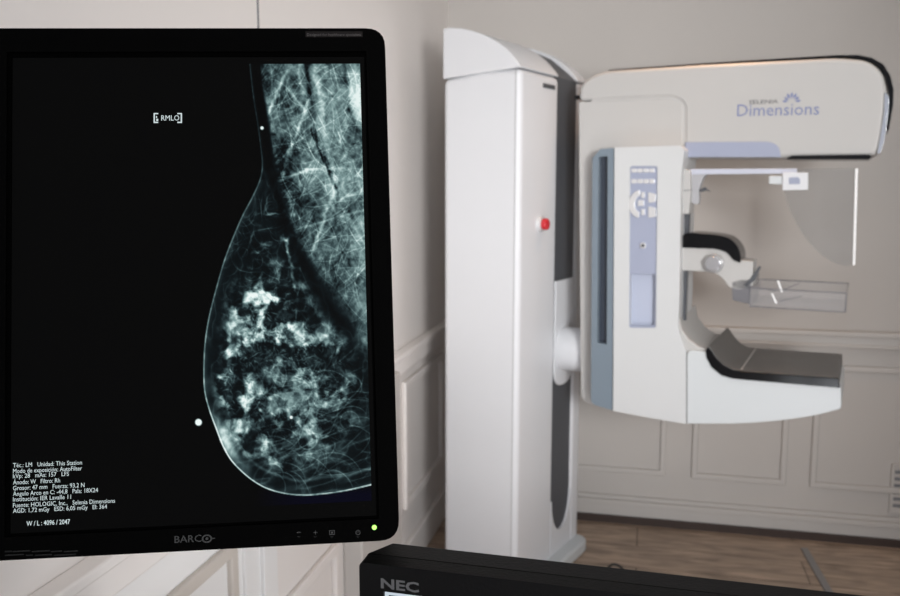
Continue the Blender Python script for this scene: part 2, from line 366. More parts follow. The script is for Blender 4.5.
# coplanar diagonals of the filled faces carry no weight
for e, f_ in ((e, [p for p in me_.polygons if e.key in p.edge_keys]) for e in me_.edges):
    if len(f_) == 2 and f_[0].normal.dot(f_[1].normal) > .99: bwt.data[e.index].value = 0
ab.modifiers['bevel'].limit_method = 'WEIGHT'
det = rnd(UL([(687, 424), (687, 350), (700, 351), (712, 353), (718, 366), (733, 376), (841, 386.5), (841.5, 409), (815, 416), (780, 421), (740, 424)], WB), [0, .02, .02, .01, .01, .02, .004, .01, .05, .05, .05])
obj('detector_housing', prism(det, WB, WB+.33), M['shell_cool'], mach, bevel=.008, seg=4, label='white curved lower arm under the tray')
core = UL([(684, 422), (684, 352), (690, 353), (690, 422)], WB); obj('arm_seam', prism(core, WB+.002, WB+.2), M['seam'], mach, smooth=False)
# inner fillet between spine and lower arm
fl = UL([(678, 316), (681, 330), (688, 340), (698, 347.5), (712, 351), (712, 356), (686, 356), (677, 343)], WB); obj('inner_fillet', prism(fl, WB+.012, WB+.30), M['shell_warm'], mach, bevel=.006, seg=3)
bs = rnd(UL([(590.5, 404), (592, 158), (600, 149), (613.5, 147.8), (612, 410.5)], WB+.004), [.02, 0, 0, 0, 0])
sl = rnd(UL([(597, 343), (606.5, 344.5), (607.5, 156), (598.5, 157)], WB+.004), .004)
side = obj('side_strip', prism([bs, sl], WB+.006, WB+.05), M['blue'], mach, bevel=.002, label='steel blue strip along the arm')
obj('strip_slot', prism(UL([(594, 346), (609, 348), (610, 152), (596, 153)], WB+.004), WB+.03, WB+.048), M['darkblue'], side, smooth=False)
# control panel
cp = UL([(627, 330), (658, 330), (659, 164), (628, 164)], WB); pk = rnd(UL([(630, 325.5), (654.5, 325.5), (655, 274), (630.5, 274)], WB+.006), .006)
pan = obj('control_panel', prism([cp, pk], WB+.006, WB+.012), M['lav'], mach, bevel=.001, label='lavender control panel')
ck = obj('pocket', prism(UL([(627, 330), (658, 330), (659, 270), (628, 270)], WB), WB+.03, WB+.034), M['lavlight'], pan, smooth=False)
for y0_, y1__ in ((168.5, 172.5), (179, 183.5)):
    bm = bmesh.new()
    for k in range(4):
        xx = 631.5+k*6; prism(rnd(UL([(xx, y1__), (xx+5.2, y1__), (xx+5.2, y0_), (xx, y0_)], WB+.004), .003, 3), WB+.001, WB+.008, bm)
    obj('button_row', bm, M['silver'], pan, bevel=.001)
c = U(640.5, 204, WB+.004)
for a0_, a1_ in ((95, 265),):
    ring = ell(c[0], c[1], .036, .044, 20, radians(a0_), radians(a1_), False)+ell(c[0], c[1], .017, .026, 20, radians(a1_), radians(a0_), False)
    obj('button', prism(ring, WB-.001, WB+.007), M['silver'], pan, bevel=.002, label='half-ring button')
for (xa, xb2, ya, yb) in ((641.5, 645, 192, 198), (641.5, 645, 209, 215), (638, 644, 200, 206)):
    obj('button', prism(rnd(UL([(xa, yb), (xb2, yb), (xb2, ya), (xa, ya)], WB+.004), .002, 3), WB, WB+.007), M['silver'], pan, bevel=.001)
for (ya, yb) in ((192, 203), (206, 218)):
    obj('button', prism(rnd(UL([(648.5, yb), (656, yb-1), (656, ya+2), (648.5, ya)], WB+.004), .005, 3), WB, WB+.007), M['silver'], pan, bevel=.002)
c = U(643, 245.5, WB); bm = prism(ell(c[0], c[1], .0095, .0095), WB-.002, WB+.008); k1 = obj('lock', bm, M['silver'], pan, bevel=.001)
bm = prism(ell(c[0], c[1], .005, .005), WB-.004, WB+.0); obj('keyhole', bm, M['dark'], k1)
# travel rail on the inner face, bracket, bar, clip
def ux(px, w=0, py=250): return U(px, py, w)[0]
zA = U(683, 213)[1]; zB = U(683, 322)[1]; xi = U(682, 260, WB)[0]
obj('inner_rail', box(xi-.01, xi+.006, .03, .05, zB, zA), M['dark'], mach, smooth=False)
pw = .04
br = rnd(UL([(680, 214), (679, 176), (684, 169), (690, 170), (690.5, 190), (689, 214)], pw-.03), .006)
bk_ = obj('paddle_bracket', prism(br, pw-.03, pw+.05), M['shell_warm'], mach, bevel=.003)
obj('bracket_joint', prism(UL([(679, 191.5), (690.5, 190.5), (690.5, 189.5), (679, 190.5)], pw-.031), pw-.0315, pw), M['seam'], bk_, smooth=False)
br = rnd(UL([(690, 172), (692, 169), (712, 169), (703, 178), (699, 190), (699, 204), (693, 204), (690, 200)], pw), .006); obj('shield_mount', prism(br, pw, pw+.03), mat('grey_plastic', (.42, .42, .44), .5), mach, bevel=.002)
br = UL([(699, 190), (705, 187), (711, 192), (707, 190.5), (702, 192)], pw); obj('hook', prism(br, pw-.005, pw+.003), M['dark'], mach)
obj('shield_bar', prism(rnd(UL([(690, 174.5), (690, 169), (797, 168.5), (797, 173.5)], pw), .002), pw-.003, pw+.02), mat('bar', (.55, .57, .66), .35), mach, bevel=.002)
cl = obj('shield_clip', prism(rnd(UL([(782.5, 190.5), (782.5, 172.5), (808, 172.5), (808, 190)], pw-.02), .003), pw-.02, pw+.004), M['shell'], mach, bevel=.002)
obj('clip_window', prism(rnd(UL([(789, 184), (789, 177.5), (798, 177), (800, 179), (800, 184)], pw-.021), .002), pw-.022, pw), M['lav'], cl, bevel=.001)
obj('clip_arm', prism(rnd(UL([(769, 184), (769, 176), (783, 176), (783, 184.5)], pw-.01), .003), pw-.012, pw+.004), M['shell_cool'], mach, bevel=.002)
sh = UL([(783, 169), (856, 168.5), (853.5, 265), (845, 266), (831, 261.5), (816, 250), (802, 233), (790, 211), (784, 190)], pw+.006)
so = obj('face_shield', prism(rnd(sh, [.002, .002, .004, .02, .02, .02, .02, .02, .01], 4), pw+.004, pw+.008), M['shieldmat'], mach, bevel=.0005, label='clear curved face shield')
se = UL([(855.2, 168.5), (858, 168.5), (855.2, 265), (852.6, 265)], pw); obj('shield_edge', prism(se, pw-.004, pw+.05), M['edgewhite'], so, bevel=.0008, label='bright polished edge')
# paddle carriage
wr = rnd(UL([(680, 270.5), (680, 246), (706, 247), (728, 251), (738, 260), (753, 261.5), (753, 286), (740, 290.5), (729, 288), (722, 277), (712, 272)], pw-.03), [.004, 0, 0, .02, .01, .003, .006, .006, .02, .02, .02])
arm = obj('paddle_arm', prism(wr, pw-.03, pw+.07), M['shell_warm'], mach, bevel=.006)
cap = rnd(UL([(681, 247.5), (682, 235), (690, 232.5), (715, 234.5), (729, 237.5), (737, 244.5), (741, 254), (740.5, 263), (733, 260), (727, 252), (716, 249)], pw-.035), [.002, .01, .02, .03, .03, .03, .02, .002, .005, .02, .02])
obj('arm_cover', prism(cap, pw-.036, pw+.08), M['black'], arm, bevel=.008, seg=4, label='glossy black curved cover')
c = U(714, 263.5, pw-.04); kn = obj('knob', prism(ell(c[0], c[1], .029, .029), pw-.056, pw-.03), M['ring'], arm, bevel=.004, seg=4)
obj('knob_face', prism(ell(c[0], c[1], .022, .022), pw-.060, pw-.055), M['chrome'], kn, bevel=.003)
obj('paddle_clip', prism(rnd(UL([(733, 300), (732, 282), (740, 279), (752, 279), (751, 304)], pw-.02), .004), pw-.03, pw+.17), M['clearedge'], arm, bevel=.002)
obj('clip_lever', prism(UL([(744, 285), (750, 279), (759, 266), (761, 267), (755, 280), (747, 287)], pw-.032), pw-.034, pw-.026), M['dark'], arm)
# compression paddle: clear open tray of four walls and floor
pa0 = U(736, 287, 0); pa1 = U(846.5, 293.5, 0); zlow = U(844, 312, 0)[1]; ztop = (pa0[1]+pa1[1])/2
X0, X1 = U(750, 290)[0], pa1[0]; Y0, Y1 = 0, .27
t = .003
bm = box(X0, X1, Y0, Y1, zlow, zlow+t); box(X0, X1, Y0, Y0+t, zlow+t, ztop, bm); box(X0, X1, Y1-t, Y1, zlow+t, ztop, bm)
box(X0, X0+t, Y0+t, Y1-t, zlow+t, ztop, bm); box(X1-t, X1, Y0+t, Y1-t, zlow+t, ztop, bm)
pad = obj('compression_paddle', bm, M['clear'], mach, smooth=False, label='clear acrylic compression paddle')
r_ = .0022
for (p, q_) in (((X0, Y0, ztop), (X1, Y0, ztop)), ((X0, Y1, ztop), (X1, Y1, ztop)), ((X1, Y0, ztop), (X1, Y1, ztop)), ((X0, Y0, ztop), (X0, Y1, ztop)), ((X0, Y0, zlow), (X1, Y0, zlow)), ((X1, Y0, zlow), (X1, Y0, ztop))):
    obj('paddle_edge', tube([p, q_], r_, n=6), M['clearedge'], pad)
for k in range(5):
    p = (X0+.012+.012*k, Y0-.0015, zlow+.01); q_ = (p[0], p[1], ztop-.01)
for pts in ([(777, 280.5), (779, 280.5), (783, 292), (781, 292)], [(771, 293.5), (773, 293.5), (777.5, 303.5), (775.5, 303.5)]):
    bm = prism(UL(pts, 0), -.0015, -.0005); obj('paddle_mark', bm, M['edgewhite'], pad, smooth=False)
for pts in ([(783, 289.5), (800, 282.6), (800, 283.4), (783, 290.5)], [(779, 301), (802, 295.5), (802, 296.3), (779, 302)], [(748, 285), (776, 291), (776, 291.8), (748, 286)]):
    bm = prism(UL(pts, 0), -.0015, -.0005); obj('paddle_line', bm, M['clearedge'], pad, smooth=False)
# black breast tray, an upturned curved plate
WT = WB-.004
tray = UL([(706, 351), (708.5, 346), (712, 350), (717, 357.5), (724, 364.5), (733, 369), (745, 370.5), (838, 377.5), (839, 387.5), (745, 379.5), (733, 378.3), (722, 375), (712, 367), (707, 358)], WT)
tr = obj('breast_tray', prism(tray, WT, WT+.39), M['pad'], mach, bevel=.0025, label='grey-black breast tray with upturned lip')
edge = UL([(705.6, 351), (707.5, 347), (711.5, 351), (716.5, 358.5), (723.5, 365.4), (732.5, 370), (745, 371.5), (839, 378.5), (840, 388), (745, 380), (733, 378.8), (721.6, 375.5), (711.5, 367.5), (706.5, 358)], WT-.003)
obj('tray_edge', prism(edge, WT-.004, WT+.006), M['black'], tr, bevel=.002, label='glossy black front edge')
sx = U(741, 370, WT)[0]; sz = U(741, 370.3, WT)[1]
obj('tray_line', box(sx-.002, sx+.002, WT+.01, WT+.38, sz-.004, sz+.0025), mat('tray_line', (.5, .47, .45), .5), tr, smooth=False)

# ------------------------------------------------------------------ large upright monitor
h = (CR @ Vector((9750, 270, -850))).normalized(); v = (CR @ Vector((-386, 11310, -850))).normalized(); v = (v-h*v.dot(h)).normalized()
y_ = v.cross(h)
O = EYE+ray(200, 290)*.76
RB = Matrix((h, y_, v)).transposed().to_4x4(); RB.translation = O; RBI = RB.inverted()
mon = thing('medical_monitor', 'large black upright display showing a breast x-ray, left foreground', 'monitor', RB)
def N(px, py, w=0):
    p = RBI @ hit(px, py, O+y_*w, y_); return (p.x, p.z)
def NL(pts, w=0): return [N(x, y, w) for x, y in pts]
xr = N(392.3, 290)[0]; zt_ = N(200, 28)[1]; zbm = N(200, 550.5)[1]; xl = N(-24, 290)[0]
sxl = N(5.5, 290)[0]; sxr = N(372.5, 290)[0]; szt = N(200, 51.5)[1]; szb = N(200, 527.5)[1]
fr = obj('bezel', prism([rect(xl, zbm, xr, zt_, .018), rect(sxl, szb, sxr, szt)], 0, .03), M['bezel'], mon, bevel=.0012)
obj('bezel_groove', prism([rect(sxl+.0, szb+.0, sxr-.0, szt), rect(sxl+.003, szb+.0018, sxr-.0018, szt-.0035)], .0035, .006), M['groove'], fr, smooth=False)
obj('back_housing', prism(rect(xl+.006, zbm+.006, xr-.006, zt_-.006, .02), .0305, .065), M['bezel'], mon, bevel=.01)
scr = obj('screen', box(sxl, sxr, .005, .008, szb, szt), M['screen'], mon, smooth=False, label='dark screen')
# the x-ray picture: a fine grid with computed brightness
rng = np.random.default_rng(7)
def vnoise(x, y, s, seed):
    r = np.random.default_rng(seed).random((256, 256)); x = x/s; y = y/s
    xi = np.floor(x).astype(int); yi = np.floor(y).astype(int); fx = x-xi; fy = y-yi
    fx = fx*fx*(3-2*fx); fy = fy*fy*(3-2*fy); g = lambda a, b: r[a % 256, b % 256]
    return (g(xi, yi)*(1-fx)+g(xi+1, yi)*fx)*(1-fy)+(g(xi, yi+1)*(1-fx)+g(xi+1, yi+1)*fx)*fy
def fbm(x, y, s, seed, o=4): return sum(vnoise(x, y, s/2**k, seed+k)*.5**k for k in range(o))/sum(.5**k for k in range(o))
gx0, gz1 = N(196, 62.5); gx0 -= .006; gxr = (N(361, 62)[0]+N(370, 488)[0])/2; gz0 = N(300, 505)[1]
NX, NZ = 270, 640
GX, GZ = np.meshgrid(np.linspace(gx0, gxr, NX), np.linspace(gz1, gz0, NZ))
K = RB @ Matrix.Identity(4); CI = CR.transposed()
Wm = np.array([[K[i][j] for j in range(3)] for i in range(3)]); Ov = np.array(O-EYE); Ci = np.array([[CI[i][j] for j in range(3)] for i in range(3)])
Pw = Ov+GX[..., None]*Wm[:, 0]+.0045*Wm[:, 1]+GZ[..., None]*Wm[:, 2]; Pc = Pw@Ci.T
PX = 450-F*Pc[..., 0]/Pc[..., 2]; PY = 298+F*Pc[..., 1]/Pc[..., 2]
skin = np.array([(248, 55), (250, 75), (253, 100), (257, 125), (260, 148), (261.5, 165), (259, 180), (251, 198), (242, 215), (232, 238), (223, 262), (215, 290), (208, 318), (204, 345), (203, 372), (204, 392), (208.5, 410), (215, 428), (222, 446), (230, 460), (240, 471), (252, 481), (266, 489), (283, 494), (302, 496), (325, 494.5), (348, 491), (374, 485)], float)
pec = np.array([(259, 55), (262, 85), (266, 112), (271, 145), (276, 175), (284, 205), (292, 228), (303, 252), (316, 278), (330, 302), (346, 325), (360, 341), (376, 352)], float)
def smooth_poly(p, n=8):
    out = []
    for i in range(len(p)-1):
        p0, p1, p2, p3 = p[max(i-1, 0)], p[i], p[i+1], p[min(i+2, len(p)-1)]
        for k in range(n):
            t = k/n; out.append(.5*((2*p1)+(-p0+p2)*t+(2*p0-5*p1+4*p2-p3)*t*t+(-p0+3*p1-3*p2+p3)*t**3))
    out.append(p[-1]); return np.array(out)
def seg_dist(poly, X, Y):
    best = np.full(X.shape, 1e9); sg = np.zeros(X.shape)
    for a, b_ in zip(poly[:-1], poly[1:]):
        d_ = b_-a; L = (d_**2).sum(); 
        if L < 1e-9: continue
        t = np.clip(((X-a[0])*d_[0]+(Y-a[1])*d_[1])/L, 0, 1); dx = X-a[0]-t*d_[0]; dy = Y-a[1]-t*d_[1]; ds = np.hypot(dx, dy)
        m = ds < best; best = np.where(m, ds, best); sg = np.where(m, np.sign(d_[1]*dx-d_[0]*dy), sg)   # positive to the right of travel seen with y down
    return best, sg
wx = PX+4*(fbm(PX, PY, 18, 90)-.5)*2; wy = PY+4*(fbm(PX, PY, 18, 95)-.5)*2
ds, ss = seg_dist(smooth_poly(skin), PX, PY); dp, sp = seg_dist(smooth_poly(pec), PX, PY)
ins = ds*ss; inp = dp*sp                              # signed: positive inside (to the right)
I = np.zeros(PX.shape); inside = np.clip(ins+.3, 0, 1)
ff = .055+.05*fbm(wx, wy, 10, 3)
# thin curved fibres: ridged noise
def ridge(x, y, s, seed, p=8): return (1-np.abs(2*fbm(x, y, s, seed, 2)-1))**p
def rot(x, y, a): return x*cos(a)+y*sin(a), -x*sin(a)+y*cos(a)
I = ff+.10*ridge(*[q*1.0 for q in (wx*1.3, wy*.7)], 16, 11, 10)
# gland cloud
# hand-laid fibres, drawn on a canvas three times finer than the picture
CX0, CY0, CS = 180, 50, 3
def blur(a, sg):
    k = np.exp(-np.arange(-int(3*sg)-1, int(3*sg)+2)**2/(2*sg*sg)); k /= k.sum()
    a = np.apply_along_axis(lambda r: np.convolve(r, k, 'same'), 0, a); return np.apply_along_axis(lambda r: np.convolve(r, k, 'same'), 1, a)
def fibres(n, region, ang, spread, lmin, lmax, curl, sg, seed):
    rg = np.random.default_rng(seed); cv = np.zeros((470*CS, 200*CS)); xs_ = []; ys_ = []; ws_ = []
    for _ in range(n):
        x, y = region(rg); a = (ang(x, y) if callable(ang) else rg.choice(ang))+rg.normal(0, spread); L = rg.uniform(lmin, lmax); w = rg.uniform(.25, 1)**1.5; c = rg.normal(0, curl)
        m_ = int(L/.33)
        for k in range(m_):
            xs_.append(x); ys_.append(y); ws_.append(w*sin(pi*(k+.5)/m_)); x += .33*cos(a); y += .33*sin(a); c += rg.normal(0, curl*.08); a += c
    xi = np.round((np.array(xs_)-CX0)*CS).astype(int); yi = np.round((np.array(ys_)-CY0)*CS).astype(int); ok = (xi >= 0)&(xi < 200*CS)&(yi >= 0)&(yi < 470*CS)
    np.add.at(cv, (yi[ok], xi[ok]), np.array(ws_)[ok]); cv = blur(cv, sg*CS)*sg*CS*2.5
    fx = (PX-CX0)*CS; fy = (PY-CY0)*CS; x0 = np.clip(np.floor(fx).astype(int), 0, 200*CS-2); y0 = np.clip(np.floor(fy).astype(int), 0, 470*CS-2); fx = np.clip(fx-x0, 0, 1); fy = np.clip(fy-y0, 0, 1)
    return (cv[y0, x0]*(1-fx)+cv[y0, x0+1]*fx)*(1-fy)+(cv[y0+1, x0]*(1-fx)+cv[y0+1, x0+1]*fx)*fy
glr = lambda rg: (rg.normal(282, 40), rg.normal(365, 52))
gl = np.exp(-(((PX-288)/80)**2+((PY-368)/104)**2)**3); gl *= np.clip((ins-3)/12, 0, 1)*np.clip((-inp-2)/14, 0, 1)
cl_ = fbm(wx, wy, 13, 21, 5); blot = np.clip((cl_-.445)/.22, 0, 1)**1.2
weights = np.zeros(PX.shape)
for (cx_, cy_, rx_, ry_, g_) in ((262, 300, 34, 44, 1.0), (238, 312, 14, 30, .8), (275, 325, 26, 28, .8), (226, 380, 11, 36, 1.2), (250, 350, 22, 30, .6), (305, 355, 38, 26, .62), (330, 350, 30, 24, .45), (245, 405, 26, 34, .65), (235, 430, 18, 26, .75), (270, 455, 44, 18, .72), (325, 425, 30, 24, .5), (285, 430, 34, 26, .5), (330, 390, 30, 24, .35)):
    weights = np.maximum(weights, g_*np.exp(-((PX-cx_)/rx_)**2-((PY-cy_)/ry_)**2))
fine = fbm(wx, wy, 5, 44, 3)
fg = fibres(1500, glr, [0, .8, 1.6, 2.4, 3.2, 4.0, 4.8, 5.6], .4, 3, 12, .05, .42, 5)
I += 1.12*gl*((.14+.95*weights)*blot*(.35+1.15*fine)+.11*np.clip((fine-.42)/.3, 0, 1)+np.clip(fg, 0, 2.2)*(.07+.22*weights))
fa = fibres(150, lambda rg: (rg.uniform(205, 300), rg.uniform(190, 300)), [2.0, 1.7, .4], .5, 15, 45, .03, .35, 9)
I += .13*np.clip(fa, 0, 2)*(PY < 320)*np.clip((320-PY)/40, 0, 1)*np.clip(ins/5, 0, 1)
fb = fibres(170, lambda rg: (rg.uniform(255, 375), rg.uniform(370, 485)), lambda x, y: -.12-.45*max(0, (x-290)/80), .14, 20, 60, .012, .38, 13)
I += .2*np.clip(fb, 0, 2)*np.clip(ins/4, 0, 1)
I += .55*np.exp(-((PX-227)/6)**2-((PY-(380))/32)**2)*(.2+1.0*fine)*np.clip(ins/10, 0, 1)*np.clip(blot+.25, 0, 1)
# bright wedge behind the nipple, following the skin line
an_ = np.exp(-((PY-440)/19)**2)*np.exp(-((ins-6)/5.5)**2)*(PX < 260); I += .85*an_*(.6+.6*fine)
# lower fibrous streaks parallel to the skin
low = np.clip((PY-395)/40, 0, 1)*np.clip((PX-235)/30, 0, 1)
sr = PY+.33*(PX-300)+6*(fbm(PX, PY, 40, 70)-.5)
I += low*.16*np.exp(-((ins-16+4*(fbm(PX, PY, 25, 71)-.5))/1.6)**2)+low*.16*ridge(PX*.25, sr, 9, 72, 7)
for (x0, y0, x1, y1, w_, g_) in ((255, 216, 283, 213, 1.6, .45), (250, 222, 285, 238, 2.5, .15), (262, 246, 291, 236, 2.0, .75), (285, 236, 290, 258, 1.8, .6), (290, 258, 294, 290, 1.2, .4), (252, 255, 288, 239, 1.2, .3), (262, 172, 280, 210, 1, .2), (278, 180, 262, 215, 1, .18), (300, 268, 296, 330, 1, .25), (268, 262, 300, 270, .9, .25), (240, 262, 256, 230, .8, .22), (330, 395, 352, 380, 1.3, .3), (320, 402, 340, 388, 1.2, .35)):
    xm = PX+6*(fbm(PX, PY, 9, 81)-.5); ym = PY+12*(fbm(PX, PY, 11, 85)-.5)
    L2 = (x1-x0)**2+(y1-y0)**2; t = np.clip(((xm-x0)*(x1-x0)+(ym-y0)*(y1-y0))/L2, 0, 1)
    I += g_*.75*np.exp(-((xm-x0-t*(x1-x0))**2+(ym-y0-t*(y1-y0))**2)/(w_*(.5+1.1*fbm(PX, PY, 9, 140, 2)))**2)*np.clip(2.2*fbm(PX, PY, 6, 150, 2)-.4, .1, 1.6)*np.sin(pi*np.clip(t*.86+.07, 0, 1))**.6*(inp < 0)
# skin line and the faint rim
skw = np.interp(PY, [150, 200, 300, 380, 440, 480, 500], [.22, .32, .38, .5, .75, .7, .6]); I += skw*np.exp(-((ins-.9)/.8)**2)*(.5+.9*fine)+.10*np.exp(-np.abs(ins-3)/3)*(PY > 180)
# muscle
mus = np.clip((inp+1+5*(fbm(PX, PY, 9, 160)-.5))/np.interp(PY, [60, 240, 340], [3, 6, 22]), 0, 1)
ax, ay = rot(PX, PY, radians(58)); bx_, by_ = rot(PX, PY, radians(118)); cx2, cy2 = rot(PX, PY, radians(28))
m0 = .60+.24*(fbm(PX, PY, 26, 51, 4)-.5)*2+.16*np.clip((PX-300)/60, 0, 1)-.10*np.exp(-((PX-280)/13)**2-((PY-165)/28)**2)
m0 += .16*(fbm(ax*.35, ay, 4, 52, 3)-.5)*2+.12*(fbm(bx_*.3, by_, 4, 54, 3)-.5)*2+.16*(fbm(PX, PY, 3.2, 64, 3)-.5)*2
mr_ = lambda rg: (rg.uniform(255, 378), rg.uniform(50, 355))
fm1 = fibres(620, mr_, [2.15, 2.0, 1.25, 1.2, 2.4], .15, 14, 60, .005, .36, 31); fm2 = fibres(420, mr_, [-.25, .1, -.5, .5], .2, 10, 45, .008, .36, 37); fm3 = fibres(70, mr_, [2.0, 1.25, -.3], .2, 30, 80, .01, .8, 41)
m0 += .20*np.clip(fm1, 0, 3)+.17*np.clip(fm2, 0, 3)+.14*np.clip(fm3, 0, 2)-.30
def stroke(x0, y0, x1, y1, w_, g_, wob=3):
    xm = PX+wob*2*(fbm(PX, PY, 22, 120)-.5); ym = PY
    L2 = (x1-x0)**2+(y1-y0)**2; t = np.clip(((xm-x0)*(x1-x0)+(ym-y0)*(y1-y0))/L2, 0, 1)
    return g_*np.exp(-((xm-x0-t*(x1-x0))**2+(ym-y0-t*(y1-y0))**2)/w_**2)
for a_ in ((305, 62, 309, 92, 2.2, -.34), (309, 92, 318, 140, 2.4, -.20), (312, 130, 336, 188, 1.5, -.30), (337, 188, 335, 225, 2.0, -.18), (344, 62, 350, 110, 2.5, -.20), (350, 110, 365, 150, 1.8, -.16),
           (286, 72, 268, 112, 1.8, .26), (312, 60, 321, 110, 3, .16), (321, 110, 336, 180, 3.5, .13), (308, 100, 282, 176, 1.7, .24), (288, 90, 306, 112, 1.8, .20), (276, 182, 306, 170, 1.8, .3), (306, 170, 345, 168, 1.8, .2), (334, 190, 312, 250, 1.8, .24), (300, 228, 365, 210, 1.4, .16), (298, 70, 304, 100, 2, .14), (340, 200, 366, 190, 1.4, .16), (262, 70, 300, 66, 5, .10),
           (357, 95, 362, 115, 9, .32), (352, 75, 364, 90, 6, .2)): m0 += stroke(*a_)
m0 *= np.clip(1.05-(np.clip(PY-250, 0, 200)/100)*np.clip(1-(PX-320)/60, 0, 1)*.8, .3, 1.1)
I = I*(1-mus)+np.clip(m0, .08, 1)*mus
dk = np.exp(-((inp+5)/5.5)**2)*(PY < 330); I *= 1-np.interp(PY, [60, 220, 280], [.62, .6, .35])*dk
axil = np.clip((170-PY)/60, 0, 1)*(inp < 0); I *= 1-.72*axil*(ins > 2.5)
# darker band where muscle fades into gland at right
I += .35*np.exp(-((PX-364)/7)**2-((PY-342)/12)**2)*fine*1.6
I *= inside
for (cx_, cy_, r0) in ((198.5, 422.3, 3.2), (262, 128, 1.5), (291.2, 417.3, 1.5)):
    I = np.maximum(I, np.clip((r0+.6-np.hypot(PX-cx_, PY-cy_))/.9, 0, 1)*1.1)
I = np.clip(I, 0, 1.05)
outc = .012
def ramp(t): # display value to teal-white linear colour
    st = np.array([0, .15, .35, .6, .85, 1.05]); r = np.array([13, 22, 62, 125, 200, 238]); g = np.array([13, 29, 80, 152, 222, 248]); b_ = np.array([14, 32, 83, 152, 220, 246])
    o = np.stack([np.interp(t, st, c) for c in (r, g, b_)], -1)/255; return o**2.2
Cc = ramp(I)-ramp(np.zeros(1))[0]+.0012; navy = (ins < 0)*(PY > 484)*np.clip((PX-255)/50, 0, 1)*np.clip((PY-484)/10, 0, 1); Cc[..., 2] += .006*navy
me = bpy.data.meshes.new('screen_picture')
V = np.stack([GX, np.full_like(GX, .0045), GZ], -1).reshape(-1, 3)
ii = np.arange(NX*NZ).reshape(NZ, NX); Fq = np.stack([ii[:-1, :-1], ii[1:, :-1], ii[1:, 1:], ii[:-1, 1:]], -1).reshape(-1, 4)
me.from_pydata(V.tolist(), [], Fq.tolist())
ca = me.color_attributes.new('picture', 'FLOAT_COLOR', 'POINT'); ca.data.foreach_set('color', np.concatenate([Cc.reshape(-1, 3), np.ones((NX*NZ, 1))], 1).ravel().astype(np.float32))
pm = bpy.data.materials.new('screen_picture'); pm.use_nodes = True; nt = pm.node_tree; b = nt.nodes['Principled BSDF']; b.inputs['Base Color'].default_value = (.002, .002, .002, 1); b.inputs['Roughness'].default_value = .6; b.inputs['Specular IOR Level'].default_value = .0
at = nt.nodes.new('ShaderNodeAttribute'); at.attribute_name = 'picture'; nt.links.new(at.outputs['Color'], b.inputs['Emission Color']); b.inputs['Emission Strength'].default_value = 1.0
me.materials.append(pm); o = bpy.data.objects.new('screen_picture', me); COL.objects.link(o); o.parent = scr; o['label'] = 'breast x-ray on the screen'
# lettering on the screen
rows = [('Téc.: LM   Unidad: This Station', 13, 82, 467.5, 464), ('Modo de exposición: AutoFilter', 13, 82, 473.3, 470), ('kVp: 28   mAs: 157   LFS', 13, 69, 478.3, 476), ('Ánodo: W   Filtro: Rh', 13, 60, 484.5, 482),
        ('Grosor: 47 mm   Fuerza: 93,2 N', 13, 84.5, 490.3, 487), ('Ángulo Arco en C: -44,8   Pala: 18X24', 13, 98, 496, 492), ('Institución: IER Lavalle 11', 13, 71, 501.5, 499), ('Fuente: HOLOGIC, Inc.,   Selenia Dimensions', 13, 115, 507.5, 502), ('AGD: 1,72 mGy   ESD: 6,05 mGy   EI: 364', 13, 107, 513, 508.5)]
bm = bmesh.new()
def nl(bm, s, x0, x1, y0, hp, w=.0042, dx=.0):
    a = N(x0, y0, w); b2 = N(x1, y0, w); H = N(x0, y0-hp, w)[1]-a[1]; return text(s, a[0], b2[0], a[1], w, bm, h=H, dx=dx)
for s_, x0, x1, y0, y1 in rows: nl(bm, s_, x0, x1, y0, 4.6, dx=.0)
nl(bm, 'W / L : 4096 / 2047', 26.5, 70, 526, 5, dx=.008)
obj('screen_lettering', bm, M['txt'], scr, smooth=False)
bm = bmesh.new(); nl(bm, 'RMLO', 161.3, 179.3, 120.6, 5.6, dx=.0)
for pts in ([(153.6, 113), (158.2, 113), (158.2, 114.2), (154.9, 114.2), (154.9, 121.7), (158.2, 121.7), (158.2, 123), (153.6, 123)], [(182, 113), (177.3, 113), (177.3, 114.2), (180.7, 114.2), (180.7, 121.7), (177.3, 121.7), (177.3, 123), (182, 123)],
            [(156, 116), (157, 116), (157, 118), (156, 118)], [(156.3, 118.8), (158.2, 118.8), (158.2, 121), (156.3, 121)]):
    bm.faces.new([bm.verts.new((a, .0042, c)) for a, c in NL(pts, .0042)])
obj('screen_lettering', bm, M['txt'], scr, smooth=False, label='view mark in brackets')
# bezel writing and controls
bm = nl(None, 'BARC', 174.5, 201.5, 543, 7.4, w=-.0004, dx=.004); c = N(207, 538.6)
prism([ell(c[0], c[1], .0044, .0036), ell(c[0], c[1], .0031, .0024)], -.0006, .0002, bm); prism(ell(c[0], c[1], .0012, .0012, 12), -.0006, .0002, bm)
box(c[0]+.0040, c[0]+.0070, -.0006, .0002, c[1]-.0004, c[1]+.0004, bm)
obj('brand_lettering', bm, M['bezeltxt'], fr, smooth=False)
pb = N(334, 34.6); bx0, bz0 = N(305.5, 37.3); bx1, bz1 = N(362.5, 31.5)
bp = obj('badge', box(bx0, bx1, -.0005, .0004, bz0, bz1), M['badge'], fr, smooth=False)
obj('badge_lettering', nl(None, 'Designed for healthcare specialists', 307, 361, 35.9, 2.8, w=-.0008), M['badgetxt'], bp, smooth=False)
bm = bmesh.new()
for (y0, segs) in ((552.2, ((5, 12), (13, 30), (32, 50), (51, 62), (64, 78))), (556, ((5, 24), (26, 33), (35, 52), (54, 76)))):
    for a, c in segs:
        p = N(a, y0); q_ = N(c, y0); box(p[0], q_[0], -.0004, .0002, p[1], p[1]+.0011, bm)
obj('fine_print', bm, mat('fine_print', (.010, .010, .010), .5, spec=.05), fr, smooth=False)
